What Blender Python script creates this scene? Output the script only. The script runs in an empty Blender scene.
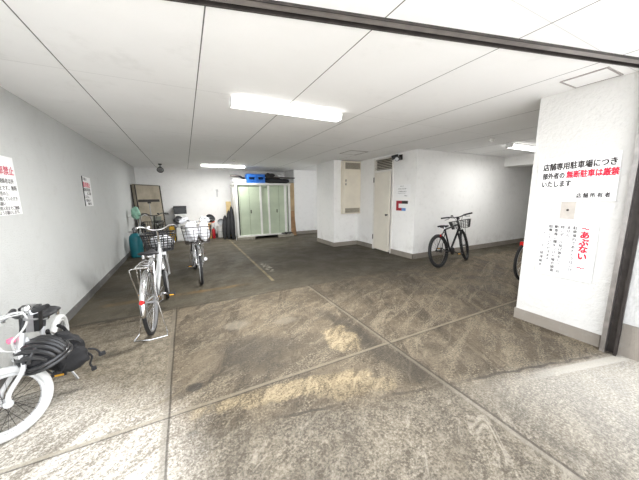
import bpy, bmesh, math, random
from mathutils import Vector, Matrix
random.seed(7)
PI = math.pi
sc = bpy.context.scene
COL = sc.collection

# ------------------------------------------------------------------ camera
YAW, PITCH, ROLL, FPX, EYE = .4681, .1644, -.0103, 262.66, 1.45
fw = Vector((math.sin(YAW)*math.cos(PITCH), math.cos(YAW)*math.cos(PITCH), -math.sin(PITCH)))
rt = Vector((math.cos(YAW), -math.sin(YAW), 0)); up = rt.cross(fw)
rt2 = math.cos(ROLL)*rt + math.sin(ROLL)*up; up2 = -math.sin(ROLL)*rt + math.cos(ROLL)*up
cd = bpy.data.cameras.new('camera'); cam = bpy.data.objects.new('camera', cd); COL.objects.link(cam)
cam.matrix_world = Matrix(((rt2.x, up2.x, -fw.x, 0), (rt2.y, up2.y, -fw.y, 0), (rt2.z, up2.z, -fw.z, EYE), (0, 0, 0, 1)))
cd.sensor_fit = 'HORIZONTAL'; cd.sensor_width = 36; cd.lens = FPX/639*36; cd.clip_start = .05
sc.camera = cam

# ------------------------------------------------------------------ sky and exposure
SKY = 2.8
LAMP = 5.0
LAMP_W = 60.0
SUN = 17.0
w = bpy.data.worlds.new('overcast_sky'); sc.world = w; w.use_nodes = True
nt = w.node_tree; nt.nodes.clear()
out = nt.nodes.new('ShaderNodeOutputWorld'); bg = nt.nodes.new('ShaderNodeBackground')
tc = nt.nodes.new('ShaderNodeTexCoord'); sp = nt.nodes.new('ShaderNodeSeparateXYZ'); rp = nt.nodes.new('ShaderNodeValToRGB')
nt.links.new(tc.outputs['Generated'], sp.inputs[0]); nt.links.new(sp.outputs['Z'], rp.inputs[0])
rp.color_ramp.elements[0].position = 0; rp.color_ramp.elements[0].color = (1.02, 1.05, 1.09, 1)
rp.color_ramp.elements[1].position = 1; rp.color_ramp.elements[1].color = (.72, .76, .82, 1)
nt.links.new(rp.outputs[0], bg.inputs[0]); bg.inputs[1].default_value = SKY
nt.links.new(bg.outputs[0], out.inputs[0])
sd_ = bpy.data.lights.new('sun', 'SUN'); sd_.energy = SUN; sd_.angle = math.radians(2); sd_.color = (1, .99, .975)
sun = bpy.data.objects.new('sun', sd_); COL.objects.link(sun)
sun.rotation_euler = (math.radians(-32), 0, 0)     # high sun behind the building: lights only the street
sc.view_settings.view_transform = 'Standard'; sc.view_settings.look = 'None'
sc.view_settings.exposure = 0.40; sc.view_settings.gamma = 1; sc.view_settings.use_curve_mapping = False

# ------------------------------------------------------------------ materials
class NT:
    def __init__(s, name):
        s.m = bpy.data.materials.new(name); s.m.use_nodes = True; s.t = s.m.node_tree
        s.b = s.t.nodes['Principled BSDF']; s.co = None
    def link(s, a, b):
        s.t.links.new(a, b)
    def node(s, ty, **kw):
        n = s.t.nodes.new(ty)
        for k, v in kw.items(): setattr(n, k, v)
        return n
    def setin(s, inp, v):
        if isinstance(v, bpy.types.NodeSocket): s.link(v, inp)
        else: inp.default_value = v
    def coord(s):
        if s.co is None: s.co = s.node('ShaderNodeTexCoord').outputs['Object']
        return s.co
    def xyz(s, v=None):
        n = s.node('ShaderNodeSeparateXYZ'); s.link(v or s.coord(), n.inputs[0]); return n.outputs
    def math(s, op, a, b=0., c=0.):
        n = s.node('ShaderNodeMath', operation=op); s.setin(n.inputs[0], a); s.setin(n.inputs[1], b); s.setin(n.inputs[2], c); return n.outputs[0]
    def smooth(s, v, a, b, lo=0., hi=1.):
        n = s.node('ShaderNodeMapRange', interpolation_type='SMOOTHSTEP'); s.setin(n.inputs[0], v)
        n.inputs[1].default_value = a; n.inputs[2].default_value = b; n.inputs[3].default_value = lo; n.inputs[4].default_value = hi
        return n.outputs[0]
    def noise(s, scale, detail=4, rough=.55, vec=None, scl=None, dist=0.):
        n = s.node('ShaderNodeTexNoise'); v = vec or s.coord()
        if scl:
            if len(scl) > 3:
                mr = s.node('ShaderNodeMapping'); s.link(v, mr.inputs[0]); mr.inputs['Rotation'].default_value = (0, 0, scl[3]); v = mr.outputs[0]
            mp = s.node('ShaderNodeMapping'); s.link(v, mp.inputs[0]); mp.inputs['Scale'].default_value = scl[:3]; v = mp.outputs[0]
        s.link(v, n.inputs['Vector']); n.inputs['Scale'].default_value = scale; n.inputs['Detail'].default_value = detail
        n.inputs['Roughness'].default_value = rough; n.inputs['Distortion'].default_value = dist
        return n.outputs[0]
    def mix(s, f, a, b, mode='MIX'):
        n = s.node('ShaderNodeMix', data_type='RGBA', blend_type=mode)
        s.setin(n.inputs[0], f)
        for i, v in ((6, a), (7, b)):
            if isinstance(v, bpy.types.NodeSocket): s.link(v, n.inputs[i])
            else: n.inputs[i].default_value = (*v[:3], 1)
        return n.outputs[2]
    def color(s, v): s.setin(s.b.inputs['Base Color'], v if isinstance(v, bpy.types.NodeSocket) else (*v[:3], 1))
    def rough(s, v): s.setin(s.b.inputs['Roughness'], v)
    def bump(s, h, strength=.3, dist=.01):
        n = s.node('ShaderNodeBump'); s.link(h, n.inputs['Height']); n.inputs['Strength'].default_value = strength; n.inputs['Distance'].default_value = dist
        s.link(n.outputs[0], s.b.inputs['Normal'])

def mat(name, col, rough=.5, metal=0., var=.08, scale=12., bump=0., bscale=60., coat=0.):
    n = NT(name); f = n.noise(scale, 4)
    lo = tuple(c*(1-var) for c in col); hi = tuple(min(1, c*(1+var)) for c in col)
    n.color(n.mix(n.smooth(f, .3, .7), lo, hi)); n.rough(rough); n.b.inputs['Metallic'].default_value = metal
    if coat: n.b.inputs['Coat Weight'].default_value = coat
    if bump: n.bump(n.noise(bscale, 3), bump, .004)
    return n.m

def emis(name, col, st):
    n = NT(name); n.color(col); n.b.inputs['Emission Color'].default_value = (*col, 1); n.b.inputs['Emission Strength'].default_value = st
    return n.m

def plaster(name, col, dirt=.12, grain=.5, bscale=45., low_dirt=.0):
    n = NT(name); big = n.noise(.9, 5, .6); sm = n.noise(9, 5, .6)
    c = n.mix(n.math('MULTIPLY', n.smooth(big, .45, .75), dirt*2), col, tuple(x*.72 for x in col))
    c = n.mix(n.math('MULTIPLY', n.smooth(sm, .5, .75), dirt), c, (.33, .31, .28))
    if low_dirt:
        z = n.xyz()[2]
        k = n.math('MULTIPLY', n.smooth(z, .5, .1), n.smooth(n.noise(5, 6, .7), .42, .7))
        c = n.mix(n.math('MULTIPLY', k, low_dirt), c, (.25, .22, .18))
    n.color(c); n.rough(.85)
    n.bump(n.noise(bscale, 4, .6), grain, .012)
    return n.m

M = {}
M['wall_grey'] = plaster('wall_grey_stucco', (.61, .62, .61), .10, .8, 75, .25)
M['wall_white'] = plaster('wall_white_paint', (.91, .905, .89), .1, .2, 30, .25)
M['pillar'] = plaster('pillar_stucco', (.665, .658, .64), .05, 1.0, 26, .1)
M['base'] = plaster('concrete_base', (.27, .24, .205), .5, .5, 30)
M['base_dark'] = plaster('dark_concrete_base', (.13, .125, .12), .5, .4, 30)
def ceiling_mat():
    n = NT('ceiling_panels'); x, y, z = n.xyz()
    def cell(v, off, per, wd):
        k = n.math('SUBTRACT', v, off); k = n.math('DIVIDE', k, per); k = n.math('FRACT', n.math('ADD', k, 20.5))
        k = n.math('ABSOLUTE', n.math('SUBTRACT', k, .5)); return n.smooth(n.math('MULTIPLY', k, per), wd, wd*.4)
    a = cell(x, .18, .914, .0055); b = cell(y, 2.86, 1.94, .004)
    base = n.mix(n.smooth(n.noise(.8, 5, .6), .35, .7), (.93, .93, .93), (.89, .89, .885))
    base = n.mix(n.math('MULTIPLY', n.smooth(n.noise(3, 5, .7), .55, .8), .25), base, (.6, .6, .58))
    c = n.mix(a, base, (.10, .10, .10)); c = n.mix(n.math('MULTIPLY', b, .35), c, (.3, .3, .3))
    n.color(c); n.rough(.8); n.bump(n.math('SUBTRACT', n.noise(50, 3), n.math('MULTIPLY', n.math('ADD', a, b), 3.)), .15, .005)
    return n.m
M['ceiling'] = ceiling_mat()

def floor_mat():
    n = NT('worn_concrete_floor'); x, y, z = n.xyz()
    big = n.noise(.55, 6, .62); mid = n.noise(2.3, 6, .65); fine = n.noise(16, 6, .7); grit = n.noise(110, 3, .7); gv = n.noise(62, 6, .8)
    streak = n.noise(3.4, 7, .72, scl=(1.0, .16, 1, .35), dist=.5); streak2 = n.noise(5, 6, .72, scl=(.22, 1.3, 1, -.45), dist=.6)
    swirl = n.noise(7, 7, .75, scl=(.35, 1.1, 1, -.75), dist=1.2)
    wob = n.math('MULTIPLY', n.math('SUBTRACT', n.noise(1.6, 3), .5), .05)
    c = n.mix(n.smooth(big, .35, .68), (.225, .186, .138), (.305, .262, .205))
    c = n.mix(n.math('MULTIPLY', n.smooth(mid, .44, .60), .75), c, (.125, .102, .075))
    c = n.mix(n.math('MULTIPLY', n.smooth(streak, .50, .60), .75), c, (.085, .069, .051))
    c = n.mix(n.math('MULTIPLY', n.smooth(streak2, .52, .64), .55), c, (.42, .37, .29))
    c = n.mix(n.math('MULTIPLY', n.smooth(swirl, .54, .66), .55), c, (.50, .45, .36))
    c = n.mix(n.math('MULTIPLY', n.smooth(swirl, .46, .34), .50), c, (.085, .07, .052))
    c = n.mix(n.math('MULTIPLY', n.smooth(fine, .54, .68), .55), c, (.46, .41, .33))
    c = n.mix(n.math('MULTIPLY', n.smooth(fine, .46, .32), .55), c, (.07, .058, .044))
    c = n.mix(n.math('MULTIPLY', n.math('MULTIPLY', n.smooth(gv, .515, .60), n.smooth(streak2, .44, .56, .12, 1.)), .75), c, (.60, .54, .44))
    c = n.mix(n.math('MULTIPLY', n.math('MULTIPLY', n.smooth(gv, .485, .40), n.smooth(mid, .40, .55, .25, 1.)), .75), c, (.05, .04, .029))
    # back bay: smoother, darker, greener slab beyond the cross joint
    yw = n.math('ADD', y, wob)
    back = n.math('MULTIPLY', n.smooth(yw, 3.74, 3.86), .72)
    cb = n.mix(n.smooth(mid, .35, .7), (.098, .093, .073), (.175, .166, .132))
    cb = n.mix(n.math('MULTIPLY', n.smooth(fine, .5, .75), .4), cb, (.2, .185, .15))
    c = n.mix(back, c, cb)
    # oily drive lane in the middle
    def blob(cx, cy, rx, ry, soft=.6, ns=2., amp=.8, rot=0.):
        dx = n.math('SUBTRACT', x, cx); dy = n.math('SUBTRACT', y, cy)
        if rot:
            cr, sr = math.cos(rot), math.sin(rot)
            ex = n.math('ADD', n.math('MULTIPLY', dx, cr), n.math('MULTIPLY', dy, sr))
            ey = n.math('SUBTRACT', n.math('MULTIPLY', dy, cr), n.math('MULTIPLY', dx, sr)); dx, dy = ex, ey
        d = n.math('SQRT', n.math('ADD', n.math('POWER', n.math('ABSOLUTE', n.math('DIVIDE', dx, rx)), 2.), n.math('POWER', n.math('ABSOLUTE', n.math('DIVIDE', dy, ry)), 2.)))
        d = n.math('ADD', d, n.math('MULTIPLY', n.math('SUBTRACT', n.noise(ns, 6, .7), .5), amp*2))
        return n.smooth(d, 1+soft*.5, 1-soft*.5)
    c = n.mix(n.math('MULTIPLY', blob(3.0, 5.0, 1.7, 1.9, .9, 1.2), .62), c, (.062, .055, .044))
    c = n.mix(n.math('MULTIPLY', blob(.5, 2.3, .35, .3, .9, 3), .6), c, (.085, .076, .064))
    c = n.mix(n.math('MULTIPLY', blob(1.55, 1.9, .12, .9, .9, 3, .8, .1), .6), c, (.075, .066, .055))
    # worn yellowish patches
    yel = n.mix(n.smooth(n.math('ADD', n.math('MULTIPLY', swirl, .5), n.math('MULTIPLY', gv, .5)), .43, .56), (.20, .16, .105), (.80, .68, .47))
    c = n.mix(n.math('MULTIPLY', blob(1.33, 2.12, .16, .27, .5, 5, 1.1), .72), c, yel)
    c = n.mix(n.math('MULTIPLY', blob(.62, 1.70, .62, .085, .6, 5, 1.3, -.16), .7), c, yel)
    c = n.mix(n.math('MULTIPLY', blob(1.0, 1.52, .34, .1, .6, 5, 1.3, -.3), .5), c, yel)
    c = n.mix(n.math('MULTIPLY', blob(.43, 2.95, .13, .1, .6, 5, .8), .55), c, (.40, .37, .32))
    c = n.mix(n.math('MULTIPLY', blob(.95, 2.8, .14, .07, .6, 5, .8), .5), c, (.38, .35, .30))
    c = n.mix(n.math('MULTIPLY', blob(-.05, 2.07, .06, .05, .5, 6, .5), .8), c, (.06, .055, .05))
    c = n.mix(n.math('MULTIPLY', blob(-.08, 1.62, .035, .03, .5, 6, .5), .8), c, (.06, .055, .05))
    # faded orange band of old paint across the bays, faded parking line and figure
    ob = n.math('MULTIPLY', n.smooth(n.math('ABSOLUTE', n.math('SUBTRACT', n.math('ADD', y, wob), 4.36)), .09, .03), n.smooth(x, 1.0, .6))
    ob = n.math('MULTIPLY', ob, n.smooth(x, -1.2, -1.0))
    c = n.mix(n.math('MULTIPLY', ob, n.smooth(mid, .38, .6, .15, .8)), c, (.33, .215, .09))
    pl = n.math('MULTIPLY', n.smooth(n.math('ABSOLUTE', n.math('SUBTRACT', n.math('ADD', x, n.math('MULTIPLY', wob, .3)), 1.27)), .032, .02), n.smooth(n.math('ABSOLUTE', n.math('SUBTRACT', y, 6.95)), 2.65, 2.6))
    c = n.mix(n.math('MULTIPLY', pl, n.smooth(n.noise(3, 5, .7), .36, .58, .15, .85)), c, (.50, .43, .28))
    fg = n.math('MULTIPLY', blob(1.42, 5.25, .075, .38, .3, 9, .9), n.smooth(n.noise(14, 2), .46, .56))
    c = n.mix(n.math('MULTIPLY', fg, .85), c, (.55, .54, .5))
    # pavement side of the shutter line: concrete paled in colour for the daylight falling there
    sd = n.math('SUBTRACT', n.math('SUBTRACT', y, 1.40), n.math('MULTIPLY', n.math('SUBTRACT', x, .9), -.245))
    pav = n.math('MULTIPLY', n.smooth(n.math('ADD', sd, n.math('MULTIPLY', n.math('SUBTRACT', n.noise(4, 4), .5), .12)), .06, -.12), .62)
    cp = n.mix(n.smooth(n.math('ADD', n.math('MULTIPLY', fine, .4), n.math('MULTIPLY', gv, .6)), .44, .57), (.085, .072, .055), (.27, .242, .20))
    cp = n.mix(n.math('MULTIPLY', n.smooth(streak, .5, .64), .5), cp, (.13, .112, .09))
    cp = n.mix(n.math('MULTIPLY', n.smooth(swirl, .54, .66), .5), cp, (.5, .46, .4))
    cp = n.mix(n.math('MULTIPLY', n.smooth(x, 1.5, 2.9), .8), cp, n.mix(n.smooth(gv, .42, .6), (.60, .575, .535), (.92, .905, .87)))  # right end paled further, daylight painted into the colour
    c = n.mix(pav, c, cp)
    thr = n.math('MULTIPLY', n.smooth(n.math('ABSOLUTE', n.math('ADD', n.math('ADD', sd, .012), n.math('MULTIPLY', n.math('SUBTRACT', n.noise(5, 4), .5), .07))), .02, .006), n.smooth(x, .3, .6))
    c = n.mix(n.math('MULTIPLY', thr, n.smooth(mid, .38, .55, .05, .75)), c, (.07, .06, .05))
    # pale strip along the shutter line near the pillar
    st = n.math('MULTIPLY', n.smooth(n.math('ABSOLUTE', n.math('ADD', sd, .10)), .05, .03), n.smooth(x, 2.2, 2.9))
    c = n.mix(n.math('MULTIPLY', st, .75), c, (.70, .68, .64))
    # left parking strip paler: worn chalky concrete, with skylight painted in
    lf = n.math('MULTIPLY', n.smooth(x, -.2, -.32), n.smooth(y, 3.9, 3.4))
    chalk_skylight = n.mix(n.smooth(n.math('ADD', n.math('MULTIPLY', fine, .4), n.math('MULTIPLY', gv, .6)), .42, .60), (.22, .195, .155), (.62, .58, .50))
    c = n.mix(n.math('MULTIPLY', lf, .65), c, chalk_skylight)
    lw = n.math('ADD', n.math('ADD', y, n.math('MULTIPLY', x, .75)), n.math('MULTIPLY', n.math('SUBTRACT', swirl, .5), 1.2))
    ck = n.math('MULTIPLY', n.math('MULTIPLY', n.smooth(lw, 2.1, 1.5), n.smooth(n.math('ADD', x, n.math('MULTIPLY', n.math('SUBTRACT', swirl, .5), .6)), .12, -.30)), .85)  # near left corner: worn streaks plus skylight painted into the colour
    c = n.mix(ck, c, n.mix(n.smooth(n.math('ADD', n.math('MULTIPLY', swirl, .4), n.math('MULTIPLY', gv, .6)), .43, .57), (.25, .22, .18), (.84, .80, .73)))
    # aggregate speckle
    c = n.mix(n.math('MULTIPLY', n.smooth(grit, .56, .72), .30), c, (.47, .44, .39))
    c = n.mix(n.math('MULTIPLY', n.smooth(grit, .44, .30), .30), c, (.06, .055, .048))
    # expansion joints
    def ln(v, p, wd): return n.smooth(n.math('ABSOLUTE', n.math('SUBTRACT', v, p)), wd, wd*.35)
    xw = n.math('ADD', x, n.math('MULTIPLY', wob, .35)); yw2 = n.math('ADD', y, n.math('MULTIPLY', wob, .35))
    front = n.smooth(y, 3.86, 3.8)
    j1 = n.math('MULTIPLY', ln(xw, -.235, .028), front); j2 = n.math('MULTIPLY', ln(xw, 1.69, .026), front); j3 = ln(yw2, 1.853, .022); j4 = n.math('MULTIPLY', ln(yw2, 3.80, .03), n.smooth(x, 2.6, 1.8))
    for j, k, cc in ((j3, .75, (.40, .36, .29)), (j1, .6, (.30, .275, .235)), (j2, .5, (.36, .33, .28)), (j4, .6, (.07, .062, .05))):
        c = n.mix(n.math('MULTIPLY', j, k), c, cc)
    for v, p, wd in ((xw, -.235+.022, .01), (xw, 1.69+.024, .014), (yw2, 1.853-.02, .008)):
        g = ln(v, p, wd)
        if v is xw: g = n.math('MULTIPLY', g, front)
        c = n.mix(n.math('MULTIPLY', g, .7), c, (.07, .06, .05))
    crack = n.smooth(n.math('ABSOLUTE', n.math('SUBTRACT', n.math('ADD', n.math('MULTIPLY', n.math('SUBTRACT', x, 3.0), -.35), n.math('MULTIPLY', n.math('SUBTRACT', n.noise(2.2, 5), .5), .5)), n.math('SUBTRACT', y, 3.3))), .010, .003)
    c = n.mix(n.math('MULTIPLY', crack, .5), c, (.06, .055, .05))
    c = n.mix(n.math('SUBTRACT', 1., ck), c, n.mix(n.smooth(sd, .1, -.25), (.50, .47, .42), (.84, .825, .79)), 'MULTIPLY')  # inner floor darkened against the street side, light balance put into the colour
    c = n.mix(n.smooth(y, -.1, -.6), c, (.52, .51, .49))      # unseen street paving behind the viewer, paled to bounce light indoors
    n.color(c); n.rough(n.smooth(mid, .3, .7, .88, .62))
    n.b.inputs['Specular IOR Level'].default_value = .35
    h = n.math('ADD', n.math('MULTIPLY', fine, 1.), n.math('MULTIPLY', grit, .35))
    h = n.math('SUBTRACT', h, n.math('MULTIPLY', n.math('ADD', n.math('ADD', j1, j2), j3), .6))
    n.bump(h, .6, .015)
    return n.m
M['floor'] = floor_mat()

M['steel'] = mat('brushed_steel', (.45, .43, .42), .35, .9, .15)
M['bronze'] = mat('dark_bronze_steel', (.055, .048, .045), .4, .6, .2)
M['greysteel'] = mat('grey_painted_steel', (.36, .33, .32), .4, .5, .12)
M['void'] = mat('recess_shade_black', (.012, .012, .012), .9)  # flat black standing in for shade inside slots and hollow parts
M['chrome'] = mat('chrome', (.78, .78, .79), .16, 1., .05)
M['silver'] = mat('silver_paint', (.62, .63, .64), .3, .55, .08)
M['white_paint'] = mat('white_paint', (.66, .66, .655), .35, 0, .04, coat=.3)
M['white_rubber'] = mat('white_rubber', (.66, .66, .65), .6, 0, .05)
M['black_paint'] = mat('black_paint', (.014, .014, .016), .3, .1, .2)
M['rubber'] = mat('black_rubber', (.018, .018, .019), .75, 0, .3, 40, .3, 150)
M['plastic'] = mat('black_plastic', (.02, .02, .022), .45, 0, .2)
M['leather'] = mat('black_saddle_vinyl', (.022, .022, .024), .5, 0, .2, 30, .15, 120)
M['alloy'] = mat('grey_alloy', (.42, .42, .43), .35, .85, .1)
M['red_lens'] = mat('red_lens', (.75, .02, .02), .2, 0, .1, coat=.4)
M['lens'] = mat('clear_lens', (.75, .76, .78), .12, .2)
M['amber'] = mat('amber_reflector', (.8, .42, .05), .25)
M['pink'] = mat('pink_plastic', (.85, .20, .33), .4)
M['helmet'] = mat('black_helmet_shell', (.02, .02, .022), .3, 0, .2, coat=.4)
M['nylon'] = mat('black_nylon', (.016, .016, .018), .8, 0, .35, 8, .5, 90)
M['white_bag'] = mat('white_plastic_film', (.83, .84, .88), .4, 0, .06, 6, .4, 14)
M['mint_bag'] = mat('mint_plastic_film', (.28, .52, .40), .35, 0, .25, 8, .5, 14)
M['teal'] = mat('teal_plastic', (.012, .17, .21), .35, 0, .15, 6)
M['cream'] = mat('cream_paint', (.80, .74, .62), .45, 0, .05, 3)
M['cream2'] = mat('cream_paint_shade', (.62, .56, .45), .5, 0, .06, 3)
M['door'] = mat('ivory_door_paint', (.74, .70, .61), .28, 0, .04, 2.5)
M['frame_w'] = mat('white_frame_paint', (.78, .76, .72), .4, 0, .04)
M['grille'] = mat('dark_grille', (.22, .20, .16), .5, .3)
M['louver'] = mat('louver_slats', (.62, .58, .50), .45, .2)
M['shed_green'] = mat('pale_green_steel', (.44, .505, .375), .4, .1, .08, 2)
M['shed_white'] = mat('shed_white_steel', (.70, .70, .66), .4, .1, .08, 2)
M['blue'] = mat('blue_crate_plastic', (.012, .12, .46), .4, 0, .1)
M['block'] = mat('concrete_block', (.30, .28, .23), .9, 0, .2, 20, .5, 60)
M['wood'] = mat('tan_board', (.46, .33, .18), .7, 0, .15, 5)
M['wood2'] = mat('brown_board', (.33, .19, .09), .7, 0, .2, 5)
M['pine'] = mat('pale_plank', (.68, .52, .26), .7, 0, .12, 5)
M['yellow'] = mat('yellow_plastic', (.62, .37, .02), .45, 0, .15)
M['orange'] = mat('orange_yellow_plastic', (.70, .36, .05), .45, 0, .1)
M['red'] = mat('red_enamel', (.42, .012, .02), .35, 0, .1)
M['redcap'] = mat('red_orange_cap', (.75, .10, .03), .4)
M['grey_plastic'] = mat('grey_plastic', (.33, .34, .35), .5)
M['light_grey'] = mat('light_grey_plastic', (.6, .6, .6), .5)
M['off_white'] = mat('off_white_plastic', (.74, .74, .72), .5, 0, .06)
M['beige_fabric'] = mat('beige_mattress_fabric', (.30, .265, .205), .9, 0, .18, 3, .3, 60)
M['dark_trim'] = mat('dark_fabric_trim', (.035, .032, .03), .8)
M['dark_glass'] = mat('dark_panel', (.018, .02, .022), .25)
M['paper'] = mat('white_paper', (.90, .90, .90), .6, 0, .01)
M['ink'] = mat('black_ink', (.03, .025, .025), .7)
M['ink_grey'] = mat('faded_ink', (.16, .15, .15), .7)
M['ink_red'] = mat('red_ink', (.68, .012, .045), .7)
M['ink_rose'] = mat('faded_red_ink', (.62, .12, .17), .7)
M['ink_blue'] = mat('blue_ink', (.13, .29, .60), .6)
M['ink_darkred'] = mat('dark_red_ink', (.36, .015, .03), .6)
M['tape'] = mat('grey_tape', (.50, .46, .42), .6)
M['lamp_body'] = mat('lamp_white_steel', (.85, .85, .85), .5)
M['lamp_glow'] = emis('lamp_diffuser', (1.0, .985, .95), LAMP)

# ------------------------------------------------------------------ mesh helpers
class MB:
    def __init__(s, xf=None): s.v = []; s.f = []; s.xf = xf
    def add(s, vs, fs):
        b = len(s.v)
        for v in vs:
            v = Vector(v); s.v.append(s.xf @ v if s.xf else v)
        s.f += [[b+i for i in f] for f in fs]; return s
    def box(s, a, b, rot=None, c=None):
        a = Vector(a); b = Vector(b); lo = Vector(map(min, a, b)); hi = Vector(map(max, a, b))
        vs = [Vector((x, y, z)) for x in (lo.x, hi.x) for y in (lo.y, hi.y) for z in (lo.z, hi.z)]
        if rot is not None:
            cc = Vector(c) if c is not None else (lo+hi)/2
            vs = [rot @ (v-cc) + cc for v in vs]
        return s.add(vs, [(0, 1, 3, 2), (4, 6, 7, 5), (0, 4, 5, 1), (2, 3, 7, 6), (0, 2, 6, 4), (1, 5, 7, 3)])
    def tube(s, pts, r, n=8, closed=False, caps=True):
        pts = [Vector(p) for p in pts]; N = len(pts); rs = r if isinstance(r, (list, tuple)) else [r]*N
        vs = []; prev = None
        for i, p in enumerate(pts):
            if closed: t = pts[(i+1) % N]-pts[i-1]
            else: t = pts[min(i+1, N-1)]-pts[max(i-1, 0)]
            t.normalize()
            if prev is None:
                u = t.cross(Vector((0, 0, 1)))
                if u.length < .05: u = t.cross(Vector((0, 1, 0)))
            else: u = prev-t*prev.dot(t)
            u.normalize(); prev = u; q = t.cross(u)
            for k in range(n):
                a = 2*PI*k/n; vs.append(p+rs[i]*(math.cos(a)*u+math.sin(a)*q))
        fs = []
        for i in range(N if closed else N-1):
            j = (i+1) % N
            for k in range(n):
                l = (k+1) % n; fs.append((i*n+k, i*n+l, j*n+l, j*n+k))
        if caps and not closed: fs += [tuple(range(n-1, -1, -1)), tuple((N-1)*n+k for k in range(n))]
        return s.add(vs, fs)
    def cyl(s, a, b, r, r2=None, n=16): return s.tube([a, b], [r, r if r2 is None else r2], n)
    def ring(s, c, axis, R, r, n=48, m=8):
        c = Vector(c); ax = Vector(axis).normalized(); u = ax.orthogonal().normalized(); q = ax.cross(u)
        return s.tube([c+R*(math.cos(2*PI*i/n)*u+math.sin(2*PI*i/n)*q) for i in range(n)], r, m, True)
    def lathe(s, prof, c=(0, 0, 0), n=24, sx=1., sy=1.):
        c = Vector(c); vs = []; fs = []
        for r, z in prof:
            for k in range(n):
                a = 2*PI*k/n; vs.append(c+Vector((r*sx*math.cos(a), r*sy*math.sin(a), z)))
        for i in range(len(prof)-1):
            for k in range(n):
                l = (k+1) % n; fs.append((i*n+k, i*n+l, (i+1)*n+l, (i+1)*n+k))
        fs += [tuple(range(n-1, -1, -1)), tuple((len(prof)-1)*n+k for k in range(n))]
        return s.add(vs, fs)
    def prism(s, poly, ext):
        ext = Vector(ext); poly = [Vector(p) for p in poly]; n = len(poly)
        return s.add(poly+[p+ext for p in poly], [tuple(range(n-1, -1, -1)), tuple(range(n, 2*n))]+[(i, (i+1) % n, n+(i+1) % n, n+i) for i in range(n)])
    def grid(s, fn, nu, nv, thick=None):
        vs = [fn(i/nu, j/nv) for i in range(nu+1) for j in range(nv+1)]
        return s.add(vs, [(i*(nv+1)+j, (i+1)*(nv+1)+j, (i+1)*(nv+1)+j+1, i*(nv+1)+j+1) for i in range(nu) for j in range(nv)])
    def blob(s, c, r, fn=None, nu=20, nv=12):
        c = Vector(c); vs = []
        for j in range(nv+1):
            th = PI*j/nv
            for i in range(nu):
                a = 2*PI*i/nu; d = Vector((math.sin(th)*math.cos(a), math.sin(th)*math.sin(a), math.cos(th)))
                k = fn(d) if fn else 1.
                vs.append(c+Vector((d.x*r[0]*k, d.y*r[1]*k, d.z*r[2]*k)))
        fs = [(j*nu+i, (j+1)*nu+i, (j+1)*nu+(i+1) % nu, j*nu+(i+1) % nu) for j in range(nv) for i in range(nu)]
        return s.add(vs, fs)
    def build(s, name, m, parent=None, bevel=0., smooth=True, angle=40, kind=None, solid=0.):
        me = bpy.data.meshes.new(name); me.from_pydata(s.v, [], s.f)
        bm = bmesh.new(); bm.from_mesh(me); bmesh.ops.remove_doubles(bm, verts=bm.verts, dist=1e-5)
        bmesh.ops.recalc_face_normals(bm, faces=bm.faces); bm.to_mesh(me); bm.free()
        me.materials.append(m)
        if smooth:
            me.shade_smooth(); me.set_sharp_from_angle(angle=math.radians(angle))
        o = bpy.data.objects.new(name, me); COL.objects.link(o)
        if parent: o.parent = parent
        if solid:
            md = o.modifiers.new('Solidify', 'SOLIDIFY'); md.thickness = solid; md.offset = 0
        if bevel:
            md = o.modifiers.new('Bevel', 'BEVEL'); md.width = bevel; md.segments = 2; md.limit_method = 'ANGLE'; md.angle_limit = math.radians(50)
        if kind: o['kind'] = kind
        return o

def spline(pts, k=6):
    P = [Vector(p) for p in pts]; P = [2*P[0]-P[1]]+P+[2*P[-1]-P[-2]]; o = []
    for i in range(1, len(P)-2):
        for j in range(k):
            t = j/k; a, b, c, d = P[i-1:i+3]
            o.append(.5*((2*b)+(c-a)*t+(2*a-5*b+4*c-d)*t*t+(3*b-a-3*c+d)*t*t*t))
    o.append(P[-2]); return o

def thing(name, label, cat, loc=(0, 0, 0), rot=(0, 0, 0), group=None):
    o = bpy.data.objects.new(name, None); COL.objects.link(o); o.empty_display_size = .1
    o.location = loc; o.rotation_euler = rot; return tag(o, label, cat, group)
def tag(o, label, cat, group=None):
    o['label'] = label; o['category'] = cat
    if group: o['group'] = group
    return o
def struct(name, mb, m, parent=None, **kw):
    return mb.build(name, m, parent, smooth=False, kind='structure', **kw)

_dg = None
def text_mesh(items, name, m, parent, frame, depth=.0005, bold=0.):
    """items: (string, x, y, size, x-stretch); frame: matrix taking sign plane coordinates to the parent's space"""
    bm = bmesh.new(); dg = None
    for s_, x, y, size, xs in items:
        cu = bpy.data.curves.new('t', 'FONT'); cu.body = s_; cu.size = size; cu.extrude = depth; cu.resolution_u = 2
        ob = bpy.data.objects.new('t', cu); COL.objects.link(ob); bpy.context.view_layer.update()
        ev = ob.evaluated_get(bpy.context.evaluated_depsgraph_get())
        k = bold*size
        for i, (ox, oy) in enumerate(((-k, -k), (k, -k), (-k, k), (k, k)) if bold else ((0, 0),)):
            me = bpy.data.meshes.new_from_object(ev)
            me.transform(frame @ Matrix.Translation((x+ox, y+oy, i*.0001)) @ Matrix.Diagonal((xs, 1, 1, 1)))
            bm.from_mesh(me); bpy.data.meshes.remove(me)
        bpy.data.objects.remove(ob); bpy.data.curves.remove(cu)
    me = bpy.data.meshes.new(name); bm.to_mesh(me); bm.free(); me.materials.clear(); me.materials.append(m)
    for p in me.polygons: p.material_index = 0
    o = bpy.data.objects.new(name, me); COL.objects.link(o); o.parent = parent; return o

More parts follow.
